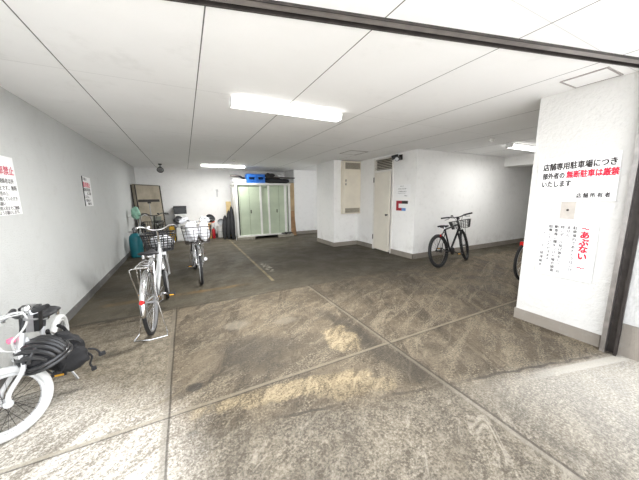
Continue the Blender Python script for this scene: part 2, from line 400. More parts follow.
# ------------------------------------------------------------------ setting
CH = 2.44
XL, YB = -1.37, 10.44
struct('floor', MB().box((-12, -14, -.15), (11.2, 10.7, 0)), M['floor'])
struct('wall_left', MB().box((XL-.2, .9, 0), (XL, 10.64, CH)), M['wall_grey'])
struct('wall_back', MB().box((XL, YB, 0), (3.72, YB+.2, CH)), M['wall_white'])
struct('baseboard_left', MB().box((XL, .9, 0), (XL+.012, YB, .10)), M['base_dark'])
struct('baseboard_back', MB().box((XL+.012, YB-.012, 0), (3.72, YB, .12)), M['base_dark'])
struct('wall_shed_side', MB().box((3.72, 9.45, 0), (5.2, YB+.2, CH)), M['wall_white'])
struct('baseboard_shed_side', MB().box((3.708, 9.438, 0), (5.2, 9.45, .12)), M['base'])
struct('wall_service', MB().box((3.77, 6.52, 0), (5.2, 7.61, CH)), M['wall_white'])
struct('baseboard_service', MB().box((3.755, 6.505, 0), (4.58, 7.61, .12)), M['base'])
# wall with the door (opening Y 5.03-5.77, up to 2.40)
mb = MB().box((4.58, 4.31, 0), (4.9, 5.03, CH)).box((4.58, 5.77, 0), (4.9, 6.52, CH)).box((4.58, 5.03, 2.40), (4.9, 5.77, CH)).box((4.8, 5.03, 0), (4.9, 5.77, 2.4))
struct('wall_door_side', mb, M['wall_white'])
struct('baseboard_door_side', MB().box((4.565, 4.295, 0), (4.58, 5.03, .12)).box((4.565, 5.77, 0), (4.58, 6.505, .12)), M['base'])
struct('wall_alcove', MB().box((4.9, 4.31, 0), (11, 4.51, CH)), M['wall_white'])
struct('baseboard_alcove', MB().box((4.565, 4.295, 0), (11, 4.31, .12)), M['base'])
struct('wall_far_right', MB().box((11, 1.2, 0), (11.2, 4.51, CH)), M['wall_white'])
struct('wall_right_front', MB().box((4.6, 1.25, 0), (11, 1.45, CH)), M['wall_white'])
struct('trim_beam', MB().box((7.84, 1.45, 2.20), (8.3, 4.31, CH)), M['wall_white'])
struct('pillar', MB().box((3.42, .42, .12), (4.6, 1.583, CH)), M['pillar'])
struct('baseboard_pillar', MB().box((3.408, .86, 0), (4.61, 1.595, .122)).box((3.408, .42, 0), (4.61, .735, .30)).box((3.42, .735, 0), (4.6, .86, .12)), M['base'])
# ceiling either side of the shutter slot; the slot runs askew along the street front
def sl(x, off=0.): return 1.445-.242*(x-.75)+off
sw = .045
struct('ceiling', MB().prism([(XL-.2, sl(XL-.2, sw), CH), (11.2, sl(11.2, sw), CH), (11.2, 10.7, CH), (XL-.2, 10.7, CH)], (0, 0, .2)), M['ceiling'])
so = -.62
struct('trim_soffit', MB().prism([(XL-.2, sl(XL-.2, so), CH), (11.2, sl(11.2, so), CH), (11.2, sl(11.2, -sw), CH), (XL-.2, sl(XL-.2, -sw), CH)], (0, 0, .2)), M['ceiling'])
struct('wall_facade_unseen', MB().prism([(XL-.2, sl(XL-.2, so), CH+.2), (11.2, sl(11.2, so), CH+.2), (11.2, sl(11.2, so+.2), CH+.2), (XL-.2, sl(XL-.2, so+.2), CH+.2)], (0, 0, .4)), M['wall_white'])  # unseen upper wall added to block the sky, kept low for street sun
struct('roof', MB().prism([(XL-.2, sl(XL-.2, so+.2), CH+.4), (11.2, sl(11.2, so+.2), CH+.4), (11.2, 10.7, CH+.4), (XL-.2, 10.7, CH+.4)], (0, 0, .2)), M['wall_white'])  # unseen roof, set low so the sun reaches the street

# roller shutter set in the slot
sh = thing('roller_shutter', 'dark steel roller shutter housing slot running askew across the ceiling', 'shutter'); sh['kind'] = 'structure'
def strip(a, b, z0, z1, x0=XL, x1=3.42): return MB().prism([(x0, sl(x0, a), z0), (x1, sl(x1, a), z0), (x1, sl(x1, b), z0), (x0, sl(x0, b), z0)], (0, 0, z1-z0))
mb = strip(-.050, -.040, CH-.014, CH+.12)
mb.prism([(XL, sl(XL, .040), CH-.014), (3.42, sl(3.42, .040), CH-.014), (3.42, sl(3.42, .052), CH-.014), (XL, sl(XL, .052), CH-.014)], (0, 0, .134))
mb.build('edge_trim', M['bronze'], sh, bevel=.002)
strip(-.040, .040, CH+.10, CH+.2).build('housing', M['void'], sh)
strip(-.034, .022, CH-.004, CH+.10).build('bottom_bar', M['greysteel'], sh, bevel=.004)
# guide rail on the pillar
gr = thing('shutter_guide_rail', 'dark steel upright shutter guide rail fixed to the near edge of the pillar', 'guide rail', (3.42, .775, 0))
MB().box((-.075, .028, 0), (0, .036, CH-.02)).box((-.075, .036, 0), (-.067, .062, CH-.02)).build('flange', M['steel'], gr)
MB().box((-.075, -.036, 0), (0, -.028, CH-.02)).box((-.075, -.048, 0), (-.067, -.036, CH-.02)).build('flange', M['bronze'], gr)
MB().box((-.02, -.028, 0), (0, .028, CH-.02)).build('channel', M['bronze'], gr)

# door with louvred transom
df = MB().box((4.56, 5.03, 0), (4.66, 5.07, 2.40)).box((4.56, 5.73, 0), (4.66, 5.77, 2.40)).box((4.56, 5.07, 2.36), (4.66, 5.73, 2.40)).box((4.56, 5.07, 2.05), (4.66, 5.73, 2.10))
d1 = struct('door_1', df, M['frame_w']); d1['label'] = 'ivory steel door standing slightly ajar under a louvred transom'
leaf = MB(Matrix.Translation((4.565, 5.73, 0)) @ Matrix.Rotation(math.radians(-5), 4, 'Z'))
leaf.box((-.0, -.655, .03), (.04, -.003, 2.04))
lf = leaf.build('door_leaf', M['door'], d1, bevel=.003)
kb = MB(leaf.xf); kb.cyl((.0, -.615, .98), (-.04, -.615, .98), .010).lathe([(.001, -.03), (.02, -.025), (.028, -.008), (.026, .01), (.012, .02), (.001, .022)], (-.055, -.615, .98), 16)
kb.build('door_knob', M['bronze'], lf)
for z0 in (.28, 1.80):
    MB().cyl((4.552, 5.742, z0), (4.552, 5.742, z0+.13), .011, n=10).box((4.552, 5.735, z0), (4.558, 5.765, z0+.13)).build('hinge', M['bronze'], d1)
MB().box((4.64, 5.07, 2.10), (4.66, 5.73, 2.36)).build('louver_back', M['void'], d1)
lv = MB()
for i in range(6):
    lv.box((4.562, 5.07, 2.122+i*.040), (4.622, 5.73, 2.134+i*.040), Matrix.Rotation(math.radians(-20), 3, 'Y'))
lv.build('louver_slats', M['louver'], d1)

# hatches, meter cabinet
def hatch(label, pts, wdt, name='ceiling_hatch'):
    xs = [p[0] for p in pts]; ys = [p[1] for p in pts]; x0, x1, y0, y1 = min(xs), max(xs), min(ys), max(ys)
    h = thing(name, label, 'hatch', ((x0+x1)/2, (y0+y1)/2, CH)); X, Y = (x1-x0)/2, (y1-y0)/2
    MB().box((-X, -Y, -.008), (-X+wdt, Y, 0)).box((X-wdt, -Y, -.008), (X, Y, 0)).box((-X+wdt, -Y, -.008), (X-wdt, -Y+wdt, 0)).box((-X+wdt, Y-wdt, -.008), (X-wdt, Y, 0)).build('hatch_frame', M['greysteel'], h)
    MB().box((-X+wdt, -Y+wdt, -.005), (X-wdt, Y-wdt, 0)).build('hatch_panel', M['ceiling'], h)
hatch('square access hatch with grey metal rim in the ceiling above the pillar signs', [(3.075, .985), (3.385, 1.295)], .014)
hatch('square access hatch in the ceiling in front of the meter cabinet', [(3.33, 5.02), (3.80, 5.5)], .010)

mc = thing('meter_cabinet', 'cream metal meter cabinet with vent grilles hung high on the white wall', 'cabinet', (4.285, 6.52, .95))
MB().box((-.295, -.15, 0), (.285, 0, 1.465)).build('body', M['cream'], mc, bevel=.004)
MB().box((-.255, -.160, .19), (.275, -.15, 1.22)).build('door', M['cream'], mc, bevel=.003)
dd = mc.children[-1]
for z0 in (.80, .90): MB().box((-.235, -.170, z0), (-.215, -.160, z0+.06)).build('latch', M['bronze'], dd)
for z0, z1 in ((.03, .16), (1.25, 1.42)):
    g = MB().box((-.235, -.156, z0), (.255, -.15, z1)).build('vent', M['grille'], mc)
    gs = MB()
    for i in range(7):
        zz = z0+(z1-z0)*(i+.5)/7; gs.box((-.235, -.164, zz-.003), (.255, -.155, zz+.003))
    gs.build('vent_slats', M['cream2'], g)

# ------------------------------------------------------------------ lamps
def ceiling_lamp(x, y, label, k=1.):
    t = thing('ceiling_lamp', label, 'lamp', (x, y, CH), group='fluorescent ceiling lamps')
    MB().box((-.645, -.075, -.02), (.645, .075, 0)).build('housing', M['lamp_body'], t, bevel=.003)
    MB().prism([(-.632, -.072, -.02), (-.632, .072, -.02), (-.632, .058, -.075), (-.632, -.058, -.075)], (1.264, 0, 0)).build('diffuser', M['lamp_glow'], t, bevel=.006)
    al = bpy.data.lights.new('tube_light', 'AREA'); al.shape = 'RECTANGLE'; al.size = 1.2; al.size_y = .11; al.energy = LAMP_W*k; al.color = (1, 1, .985)
    lo = bpy.data.objects.new('tube_light', al); COL.objects.link(lo); lo.parent = t; lo.location = (0, 0, -.082)
    for s_ in (-1, 1): MB().prism([(s_*.632, -.075, -.02), (s_*.632, .075, -.02), (s_*.632, .061, -.079), (s_*.632, -.061, -.079)], (s_*.013, 0, 0)).build('end_cap', M['lamp_body'], t, bevel=.002)
ceiling_lamp(1.135, 2.945, 'long lit fluorescent lamp on the ceiling nearest the shutter slot', 1.75)
ceiling_lamp(1.15, 8.78, 'lit fluorescent lamp on the ceiling at the back above the green shed', .85)
ceiling_lamp(6.44, 3.13, 'lit fluorescent lamp on the ceiling of the right alcove, cut off by the pillar', .40)
def detector(x, y, label):
    t = thing('smoke_detector', label, 'smoke detector', (x, y, CH), group='ceiling smoke detectors')
    MB().lathe([(.052, 0), (.052, -.012), (.046, -.018)], n=20).build('base', M['off_white'], t)
    MB().lathe([(.040, -.018), (.038, -.034), (.022, -.046), (.001, -.048)], n=20).build('sensor_head', M['off_white'], t)
detector(1.27, 7.57, 'round white smoke detector on the ceiling beside the back lamp')
detector(5.03, 3.02, 'round white smoke detector on the ceiling left of the alcove lamp')
t = thing('spot_lamp', 'black unlit spot lamp on a short stem hanging from the ceiling', 'spot lamp', (-.56, 9.2, CH))
MB().lathe([(.05, 0), (.05, -.03), (.02, -.04)], n=16).cyl((0, 0, -.04), (0, -.02, -.10), .012).build('mount', M['black_paint'], t)
MB(Matrix.Translation((0, -.03, -.14)) @ Matrix.Rotation(math.radians(-55), 4, 'X')).lathe([(.03, .09), (.045, .05), (.06, 0), (.085, -.05), (.09, -.08), (.078, -.08), (.06, -.04)], n=20).build('lamp_head', M['black_paint'], t)
MB(Matrix.Translation((0, -.03, -.14)) @ Matrix.Rotation(math.radians(-55), 4, 'X')).lathe([(.074, -.07), (.06, -.085), (.001, -.09)], n=20).build('reflector_bulb', M['alloy'], t)

# security camera
t = thing('security_camera', 'dark twin-barrel security camera mounted high beside the ivory door', 'camera', (4.58, 4.80, 2.33))
MB().box((-.02, -.05, -.06), (0, .05, .06)).cyl((-.02, 0, 0), (-.09, 0, -.02), .016).build('bracket', M['bronze'], t, bevel=.004)
MB().cyl((-.07, .02, .03), (-.16, .13, -.005), .045, .05).build('camera_body', M['black_paint'], t)
MB().cyl((-.08, -.02, -.03), (-.20, -.08, -.06), .045, .052).build('camera_body', M['black_paint'], t)
MB().cyl((-.19, -.075, -.058), (-.215, -.088, -.065), .044, .04).build('lens', M['lens'], t)

# ------------------------------------------------------------------ signs
def frame_mx(o, ux, uy, un):
    return Matrix(((ux[0], uy[0], un[0], o[0]), (ux[1], uy[1], un[1], o[1]), (ux[2], uy[2], un[2], o[2]), (0, 0, 0, 1)))
# local coordinates on the sign: x right, y up, z out of the wall
def sign(name, label, cat, loc, ux, un, wd, ht, tilt=0., m=None, th=.003):
    t = thing(name, label, cat, loc)
    F = frame_mx((0, 0, 0), ux, (0, 0, 1), un) @ Matrix.Rotation(tilt, 4, 'Z')
    mb = MB(F).box((-wd/2, 0, 0), (wd/2, ht, th)); mb.build('sheet', m or M['paper'], t)
    return t, F @ Matrix.Translation((0, 0, th+.0008))
PX, PN = (0, -1, 0), (-1, 0, 0)
MB().box((3.416, 1.18, 1.13), (3.42, 1.29, 1.46)).build('mounting_strip', M['tape'])
ms = bpy.data.objects['mounting_strip']; tag(ms, 'grey strip with a screw showing between the two pillar signs', 'strip')
MB().lathe([(.011, -.003), (.010, .003), (.001, .005)], n=12).build('screw', M['bronze'], ms)
sc_ = ms.children[0]; sc_.location = (3.4135, 1.235, 1.29); sc_.rotation_euler = (0, -PI/2, 0)
t, F = sign('parking_sign', 'large white sign with black and red lines about private shop parking, upper on pillar', 'sign', (3.412, 1.212, 1.374), PX, PN, .602, .437, math.radians(1.4))
text_mesh([('店舗専用駐車場につき', -.258, .325, .074, .735), ('部外者の', -.258, .238, .066, .70), ('いたします', -.262, .155, .068, .72), ('店 舗 所 有 者', .03, .04, .048, .80)], 'lettering', M['ink'], t, F, bold=.028)
text_mesh([('無断駐車は厳禁', -.062, .238, .072, .72)], 'lettering', M['ink_red'], t, F, bold=.034)
t, F = sign('warning_sign', 'white paper with vertical text and a red warning heading, lower on pillar', 'sign', (3.412, 1.210, .597), PX, PN, .455, .602, math.radians(.6))
def column(s_, x, y, size, pitch=None):
    pitch = pitch or size*1.12
    return [(ch, x, y-i*pitch-size*.8, size, 1.) for i, ch in enumerate(s_) if ch != ' ']
text_mesh(column('あぶない', .10, .490, .076, .070), 'lettering', M['ink_red'], t, F, bold=.04)
text_mesh([('～', .108, .495, .06, 1.), ('～', .108, .108, .06, 1.)], 'lettering', M['ink_red'], t, F, bold=.03)
cols = ['駐車場内であそんではいけ', 'ません。', '特にボール投げ等をして、自', '動車等に傷をつけた場合損害', '賠償していただきます。']
it = []
for i, s_ in enumerate(cols): it += column(s_, .045-i*.049, .535, .035, .0385)
it += column('マンション管理組合', -.205, .46, .033, .043)
text_mesh(it, 'lettering', M['ink'], t, F, bold=.012)
WX, WN = (0, 1, 0), (1, 0, 0)
t, F = sign('notice_sign', 'white notice with a large red no-parking line on left wall, cut by frame edge', 'sign', (-1.37, 3.07, 1.318), WX, WN, .80, .505)
text_mesh([('駐車禁止', .065, .352, .079, 1.)], 'lettering', M['ink_rose'], t, F, bold=.02)
text_mesh([('この場所は関係者以外', -.10, .275, .045, 1.), ('駐車・駐輪禁止です。無断', -.16, .215, .045, 1.), ('警告の上、', .08, .17, .038, 1.), ('移動していただき', .06, .125, .038, 1.), ('お願い', .06, .085, .036, 1.), ('管理人室までご連絡', .04, .045, .036, 1.), ('くださいますようお願いします。', -.16, .008, .036, 1.)], 'lettering', M['ink_grey'], t, F, bold=.012)
t, F = sign('notice_sign', 'small white notice with red line and curled dark edge alone on left wall', 'sign', (-1.37, 5.455, 1.335), WX, WN, .43, .455, math.radians(-1.2))
MB(F).box((-.215, 0, .0), (-.205, .455, .012)).build('curled_edge', M['dark_trim'], t)
text_mesh([('駐車禁止', -.16, .30, .085, .95)], 'lettering', M['ink_rose'], t, F, bold=.02)
text_mesh([('お 願 い', -.15, .40, .05, 1.), ('無断駐車駐輪', -.17, .235, .055, .95), ('はご遠慮', -.03, .18, .05, .95), ('ください。', -.17, .125, .05, .95), ('管理者まで', -.12, .07, .045, .95), ('連絡の事', -.06, .02, .045, .95)], 'lettering', M['ink_grey'], t, F, bold=.012)
t, F = sign('posted_paper', 'white paper of small printed lines taped above the red and blue poster', 'notice', (4.58, 4.69, 1.405), PX, PN, .44, .30)
text_mesh([('お知らせ', -.10, .25, .03, 1.), ('駐車場ご利用の皆様へ', -.16, .19, .028, 1.), ('ご利用時間は管理者まで', -.17, .13, .026, 1.), ('お問い合わせください', -.17, .09, .026, 1.), ('管理組合', .04, .03, .026, 1.)], 'lettering', M['ink_grey'], t, F)
t, F = sign('poster', 'white poster edged in dark red, black and blue beside the ivory door', 'poster', (4.58, 4.683, 1.095), PX, PN, .43, .235)
MB(F).box((-.215, 0, 0), (-.135, .235, .001)).box((-.135, .165, 0), (-.03, .235, .001)).box((-.135, 0, 0), (-.03, .065, .001)).build('printed_band', M['ink_darkred'], t)
MB(F).box((-.03, .165, 0), (.16, .235, .001)).build('printed_band', M['ink'], t)
MB(F).box((-.03, 0, 0), (.10, .065, .001)).build('printed_band', M['ink_blue'], t)

# ------------------------------------------------------------------ bicycles
def wheel(root, c, R, xf, tyre_m, rim_m, tr=.019, spokes=28, spoke_m=None, rimh=.018):
    mb = MB(xf); c = Vector(c); n = 56
    rr = R-2*tr+.004
    mb.ring(c+Vector((0, .009, 0)), (0, 1, 0), rr-rimh*.5, rimh*.5, n, 6).ring(c-Vector((0, .009, 0)), (0, 1, 0), rr-rimh*.5, rimh*.5, n, 6).ring(c, (0, 1, 0), rr-rimh*.3, rimh*.5, n, 6)
    mb.cyl(c-Vector((0, .045, 0)), c+Vector((0, .045, 0)), .014, n=12).cyl(c-Vector((0, .034, 0)), c-Vector((0, .028, 0)), .024, n=14).cyl(c+Vector((0, .028, 0)), c+Vector((0, .034, 0)), .024, n=14)
    wo = mb.build('wheel', rim_m, root)
    MB(xf).ring(c, (0, 1, 0), R-tr, tr, n, 10).build('tyre', tyre_m, wo)
    sp_ = MB(xf)
    for i in range(spokes):
        a = 2*PI*i/spokes; s_ = 1 if i % 2 else -1; b = a+(.9 if i % 4 < 2 else -.9)
        sp_.tube([c+Vector((.022*math.cos(b), s_*.031, .022*math.sin(b))), c+Vector(((rr-rimh*.6)*math.cos(a), 0, (rr-rimh*.6)*math.sin(a)))], .0013, 4)
    sp_.build('spokes', spoke_m or M['chrome'], wo)
    return wo

def mudguard(root, c, R, a0, a1, xf, m, wdt=.024):
    c = Vector(c)
    def fn(u, v):
        a = math.radians(a0+(a1-a0)*u); k = (v-.5)*2; rad = R+.016-.012*k*k
        return c+Vector((rad*math.cos(a), k*wdt, rad*math.sin(a)))
    mb = MB(xf).grid(fn, 30, 6)
    o = mb.build('mudguard', m, root, solid=.002)
    st = MB(xf)
    for s_ in (-1, 1):
        a = math.radians(a1 if abs(a1-270) < abs(a0-270) else a0); 
        e = c+Vector(((R+.004)*math.cos(a), s_*wdt, (R+.004)*math.sin(a)))
        st.tube([c+Vector((0, s_*.05, 0)), e], .0025, 6)
    st.build('mudguard_stay', M['chrome'], o)
    return o

def wire_basket(root, xf, c, w0, w1, d0, d1, h, m, r=.0028, nv=9, nh=5, solid_band=0.):
    """c centre of the floor; w across (y), d along (x); 0 bottom, 1 top"""
    c = Vector(c); mb = MB(xf)
    def corner(t):
        w_ = (w0+(w1-w0)*t)/2; d_ = (d0+(d1-d0)*t)/2; z = h*t
        pts = []
        for (sx, sy) in ((1, 1), (-1, 1), (-1, -1), (1, -1)):
            for k in range(4):
                a = (k/3)*PI/2+{(1, 1): 0, (-1, 1): PI/2, (-1, -1): PI, (1, -1): 1.5*PI}[(sx, sy)]
                rr = .035; pts.append(c+Vector((sx*(d_-rr)+rr*math.cos(a), sy*(w_-rr)+rr*math.sin(a), z)))
        return pts
    for i in range(nh+1):
        mb.tube(corner(i/nh), r*(2.2 if i == nh else 1.), 6, True)
    def edge(t, u):   # u in 0..4 around the four walls
        w_ = (w0+(w1-w0)*t)/2; d_ = (d0+(d1-d0)*t)/2; k = int(u) % 4; f = u-int(u)
        a, b = [((1, -1), (1, 1)), ((1, 1), (-1, 1)), ((-1, 1), (-1, -1)), ((-1, -1), (1, -1))][k]
        return c+Vector(((a[0]+(b[0]-a[0])*f)*d_, (a[1]+(b[1]-a[1])*f)*w_, h*t))
    for k in range(4):
        for i in range(nv):
            u = k+(i+.5)/nv; mb.tube([edge(0, u), edge(1, u)], r, 5)
    for i in range(nv):
        f = (i+.5)/nv-.5; mb.tube([c+Vector((-d0/2, f*w0, 0)), c+Vector((d0/2, f*w0, 0))], r, 5)
        mb.tube([c+Vector((f*d0, -w0/2, 0)), c+Vector((f*d0, w0/2, 0))], r, 5)
    return mb.build('basket', m, root)

def bicycle(label, loc, heading, lean=0., style='city', R=.345, wb=1.11, steer=0., frame_m='silver', fork_m=None, tyre_m='rubber', rim_m='alloy',
            seat=.86, bar=1.03, barm='chrome', basket=None, rack=True, guard='silver', stand='double', group='parked bicycles', crank=-25, bw=.0028, bn=(9, 5), tr=.019, front_lamp=True, barw=.28, basket_m='plastic', guards=True, bars=None, spoke_m=None, lower=None):
    root = thing('bicycle', label, 'bicycle', loc, (lean, 0, heading), group)
    FM = M[frame_m]; A = Vector((0, 0, R)); F = Vector((wb, 0, R))
    bbz = R-.055 if R > .3 else R+.03
    BB = Vector((.43 if R > .3 else .40, 0, bbz))
    ax = Vector((-.33, 0, .944)); ax.normalize()
    HB = F+ax*(R+.075)+Vector((-.045, 0, 0)); HT = HB+ax*(.13 if style != 'mini' else .10)
    SX = Matrix.Translation(HB) @ Matrix.Rotation(steer, 4, ax) @ Matrix.Translation(-HB)
    sd = Vector((-.30, 0, .954)); ST = BB+sd*((HT.z-.03-BB.z)/sd.z*(.92 if style != 'mini' else .75)); SS = BB+sd*((seat-.05-BB.z)/sd.z)
    fr = MB()
    fr.tube([BB, ST], .017, 10).tube([HB, HT], .021, 12)
    if style == 'city':
        dn = spline([HB+ax*.03, HB*.62+BB*.38+Vector((.0, 0, -.03)), BB+Vector((.0, 0, .02))], 8); fr.tube(dn, .021, 10)
        tp = spline([HT-ax*.02, HT*.60+(BB+sd*.2)*.40+Vector((0, 0, -.06)), BB+sd*.20], 8); fr.tube(tp, .014, 10)
    elif style == 'mtb':
        fr.tube([HB+ax*.02, BB], .021, 10).tube([HT-ax*.03, ST-sd*.03], .018, 10)
    else:
        a, b = HB+ax*.04, BB+sd*.08
        fr.tube([a, a*.5+b*.5, b], [.038, .045, .042], 12).tube([HB+ax*.01, BB+Vector((0, 0, .01))], .018, 10)
        fr.box(a*.52+b*.48+Vector((-.02, -.05, -.05)), a*.52+b*.48+Vector((.02, .05, .05)))
    for s_ in (-1, 1):
        o_ = Vector((0, s_*.058, 0))
        fr.tube(spline([BB+Vector((-.03, s_*.03, 0)), BB*.5+A*.5+Vector((0, s_*.04, 0)), A+o_], 4), .010, 8)
        fr.tube([ST-sd*.04+Vector((0, s_*.018, 0)), A+o_], .008, 8)
        fr.box(A+o_-Vector((.018, .003, .018)), A+o_+Vector((.018, .003, .018)))
    fr.cyl(BB-Vector((0, .036, 0)), BB+Vector((0, .036, 0)), .024, n=14)
    fr.build('frame', FM, root)
    fk = MB(SX)
    fk.cyl(HB-ax*.02, HB+ax*0, .026).box(HB-ax*.05+Vector((-.022, -.062, -.02)), HB-ax*.05+Vector((.022, .062, .02)))
    for s_ in (-1, 1):
        fk.tube(spline([HB-ax*.05+Vector((0, s_*.05, 0)), HB-ax*(R*.6)+Vector((0, s_*.055, 0)), F+Vector((-.012, s_*.056, .06)), F+Vector((0, s_*.056, 0))], 5), [.013]*16 if style != 'mtb' else [.017]*16, 8)
    fk.build('fork', M[fork_m] if fork_m else FM, root)
    wheel(root, A, R, None, M[tyre_m], M[rim_m], tr, spoke_m=spoke_m); wheel(root, F, R, SX, M[tyre_m], M[rim_m], tr, spoke_m=spoke_m)
    if guards:
        g = mudguard(root, A, R, 55, 184, None, M[guard])
        a = math.radians(160); rl = MB(); p = A+Vector(((R+.02)*math.cos(a), 0, (R+.02)*math.sin(a)))
        rl.cyl(p, p-Vector((.022, 0, 0)), .024, .019); rl.build('reflector', M['red_lens'], g)
        mudguard(root, F, R, 35, 155, SX, M[guard])
    # stem and handlebar
    T = HT+ax*((bar-HT.z)/ax.z); hb = MB(SX); hb.tube([HT-ax*.01, T], .013, 10)
    gp = []
    if style in ('city',):
        for s_ in (-1, 1):
            pts = spline([T+Vector((.03, 0, 0)), T+Vector((.035, s_*.07, .01)), T+Vector((.01, s_*.16, .055)), T+Vector((-.05, s_*.24, .05)), T+Vector((-.17, s_*barw, .035))], 6)
            hb.tube(pts, .011, 10); gp.append((s_, pts[-8:], pts[-1]))
    else:
        for s_ in (-1, 1):
            pts = spline([T, T+Vector((.01, s_*.06, .0)), T+Vector((0, s_*.16, .025)), T+Vector((-.04, s_*barw, .035))], 6)
            hb.tube(pts, .012, 10); gp.append((s_, pts[-7:], pts[-1]))
    hbo = hb.build('handlebar', M[barm], root)
    for s_, pts, e in gp:
        MB(SX).tube(pts, .017, 10).build('grip', M['plastic'], hbo)
        q = pts[0]; MB(SX).tube(spline([q+Vector((.01, 0, -.01)), q+Vector((.05, s_*.01, -.03)), q+Vector((.02, s_*.09, -.045))], 4), .006, 6).box(q-Vector((.015, .018, .018)), q+Vector((.02, .018, .012))).build('brake_lever', M['alloy'] if frame_m != 'black_paint' else M['plastic'], hbo)
    bp = T+Vector((.0, .09, .035)); MB(SX).lathe([(.001, .03), (.018, .027), (.025, .012), (.025, 0), (.001, 0)], bp, 14).build('bell', M['chrome'] if frame_m != 'black_paint' else M['plastic'], hbo)
    # cables
    cb = MB(SX)
    for s_ in (-1, 1): cb.tube(spline([gp[0 if s_ < 0 else 1][1][0], T+Vector((.16, s_*.10, .03)), T+Vector((.15, s_*.03, -.14)), HB+Vector((.03, s_*.01, 0))], 6), .004, 6)
    cb.build('brake_cable', M['plastic'] if style != 'mini' else M['white_rubber'], root)
    # saddle
    MB().tube([ST-sd*.02, SS], .0125, 10).build('seat_post', M['chrome'] if style != 'mini' else M['black_paint'], root)
    sk = .78 if style == 'mini' else 1.
    sm = MB(); vs = []; fs = []; NU, NA = 16, 14
    for i in range(NU+1):
        u = i/NU; e_ = math.sin(PI*min(1, max(.0, u*6+.12)/2)) if u < .3 else 1.
        e_ *= math.sqrt(max(0, 1-((u-.86)/.15)**2)) if u > .86 else 1.
        wv = (.112*(1-u)**1.25*(1 if u > .2 else .9)+.024)*max(.12, e_)*sk
        zc = .030-.010*math.sin(u*PI)+.014*(1-u)**3
        for k in range(NA):
            an = 2*PI*k/NA; sn = math.sin(an)
            vs.append(SS+Vector(((-.12+.27*u)*sk, wv*math.cos(an), zc+(.026 if sn > 0 else .030*(.5+.5*(1-u)))*sn*max(.3, e_))))
    for i in range(NU):
        for k in range(NA): fs.append((i*NA+k, i*NA+(k+1) % NA, (i+1)*NA+(k+1) % NA, (i+1)*NA+k))
    fs += [tuple(range(NA)), tuple(NU*NA+k for k in range(NA))]
    so_ = sm.add(vs, fs).build('saddle', M['leather'], root)
    rl = MB()
    for s_ in (-1, 1): rl.tube(spline([SS+Vector((-.10, s_*.045, .03)), SS+Vector((-.02, s_*.022, -.005)), SS+Vector((.12, s_*.012, .03))], 4), .004, 6)
    for s_ in (-1, 1): rl.cyl(SS+Vector((-.085, s_*.05, -.02)), SS+Vector((-.085, s_*.05, .03)), .016, n=10)
    rl.box(SS+Vector((-.025, -.025, -.02)), SS+Vector((.02, .025, .01))); rl.build('saddle_rails', M['chrome'], so_)
    # drive
    ck = MB(); cr = .17 if R > .3 else .13; ca = math.radians(crank)
    ck.cyl(BB-Vector((0, .055, 0)), BB-Vector((0, .049, 0)), .082 if R > .3 else .07, n=28)
    e1 = BB+Vector((cr*math.cos(ca), -.085, cr*math.sin(ca))); e2 = BB+Vector((-cr*math.cos(ca), .085, -cr*math.sin(ca)))
    ck.tube([BB+Vector((0, -.06, 0)), BB+Vector((0, -.075, 0)), e1], .010, 8).tube([BB+Vector((0, .04, 0)), BB+Vector((0, .075, 0)), e2], .010, 8)
    cko = ck.build('crankset', M['alloy'] if frame_m != 'black_paint' else M['black_paint'], root)
    for e, s_ in ((e1, -1), (e2, 1)):
        p = MB().box(e+Vector((-.04, 0, -.012)), e+Vector((.04, s_*.085, .012))).build('pedal', M['plastic'], cko, bevel=.003)
        for q in (-.044, .040): MB().box(e+Vector((q, s_*.02, -.007)), e+Vector((q+.004, s_*.07, .007))).build('pedal_reflector', M['amber'], cko)
    ch = MB(); rr = .075 if R > .3 else .062
    for zz in (1, -1): ch.tube([BB+Vector((0, -.052, zz*rr)), A+Vector((0, -.052, zz*.033))], .004, 5)
    ch.cyl(A-Vector((0, .056, 0)), A-Vector((0, .049, 0)), .036, n=18); ch.build('chain', M['alloy'] if style == 'city' else M['bronze'], root)
    if style == 'city':
        MB().prism([BB+Vector((.09, -.064, .03)), BB+Vector((.02, -.064, .095)), A+Vector((.02, -.064, .055)), A+Vector((.02, -.064, .02)), BB+Vector((-.05, -.064, .05))], (0, -.006, 0)).build('chain_guard', M[guard], root, bevel=.002)
    # rack
    if rack:
        rk = MB(); z = R*2+.085
        for s_ in (-1, 1):
            rk.tube(spline([(.20, s_*.035, z), (.05, s_*.06, z), (-.20, s_*.06, z), (-.22, s_*.05, z)], 4), .005, 6)
            rk.tube([(-.13, s_*.06, z), (-.01, s_*.064, R)], .004, 6); rk.tube([(.03, s_*.06, z), (-.005, s_*.064, R)], .004, 6)
        for x_ in (.14, .06, -.02, -.10, -.18): rk.tube([(x_, -.06, z), (x_, .06, z)], .004, 6)
        rk.tube([(-.22, -.05, z), (-.22, .05, z)], .005, 6)
        rk.tube(spline([(-.22, .05, z), (-.23, .085, z-.005), (-.20, .10, z-.05), (-.04, .085, R+.06)], 5), .005, 6)
        rk.build('luggage_rack', M['chrome'] if frame_m != 'black_paint' else M['black_paint'], root)
    if stand == 'double':
        ks = MB()
        for s_ in (-1, 1): ks.tube([A+Vector((0, s_*.068, 0)), Vector((-.03, s_*.13, .012)), Vector((-.16, s_*.15, .008))], .006, 6)
        ks.tube([(-.16, -.15, .008), (-.19, 0, .008), (-.16, .15, .008)], .006, 6)
        ks.build('kickstand', M['chrome'], root)
    elif stand == 'side':
        MB().tube([BB+Vector((-.12, .05, -.02)), Vector((BB.x-.02, .20, .012)), Vector((BB.x+.02, .22, .008))], .008, 6).build('kickstand', M['alloy'], root)
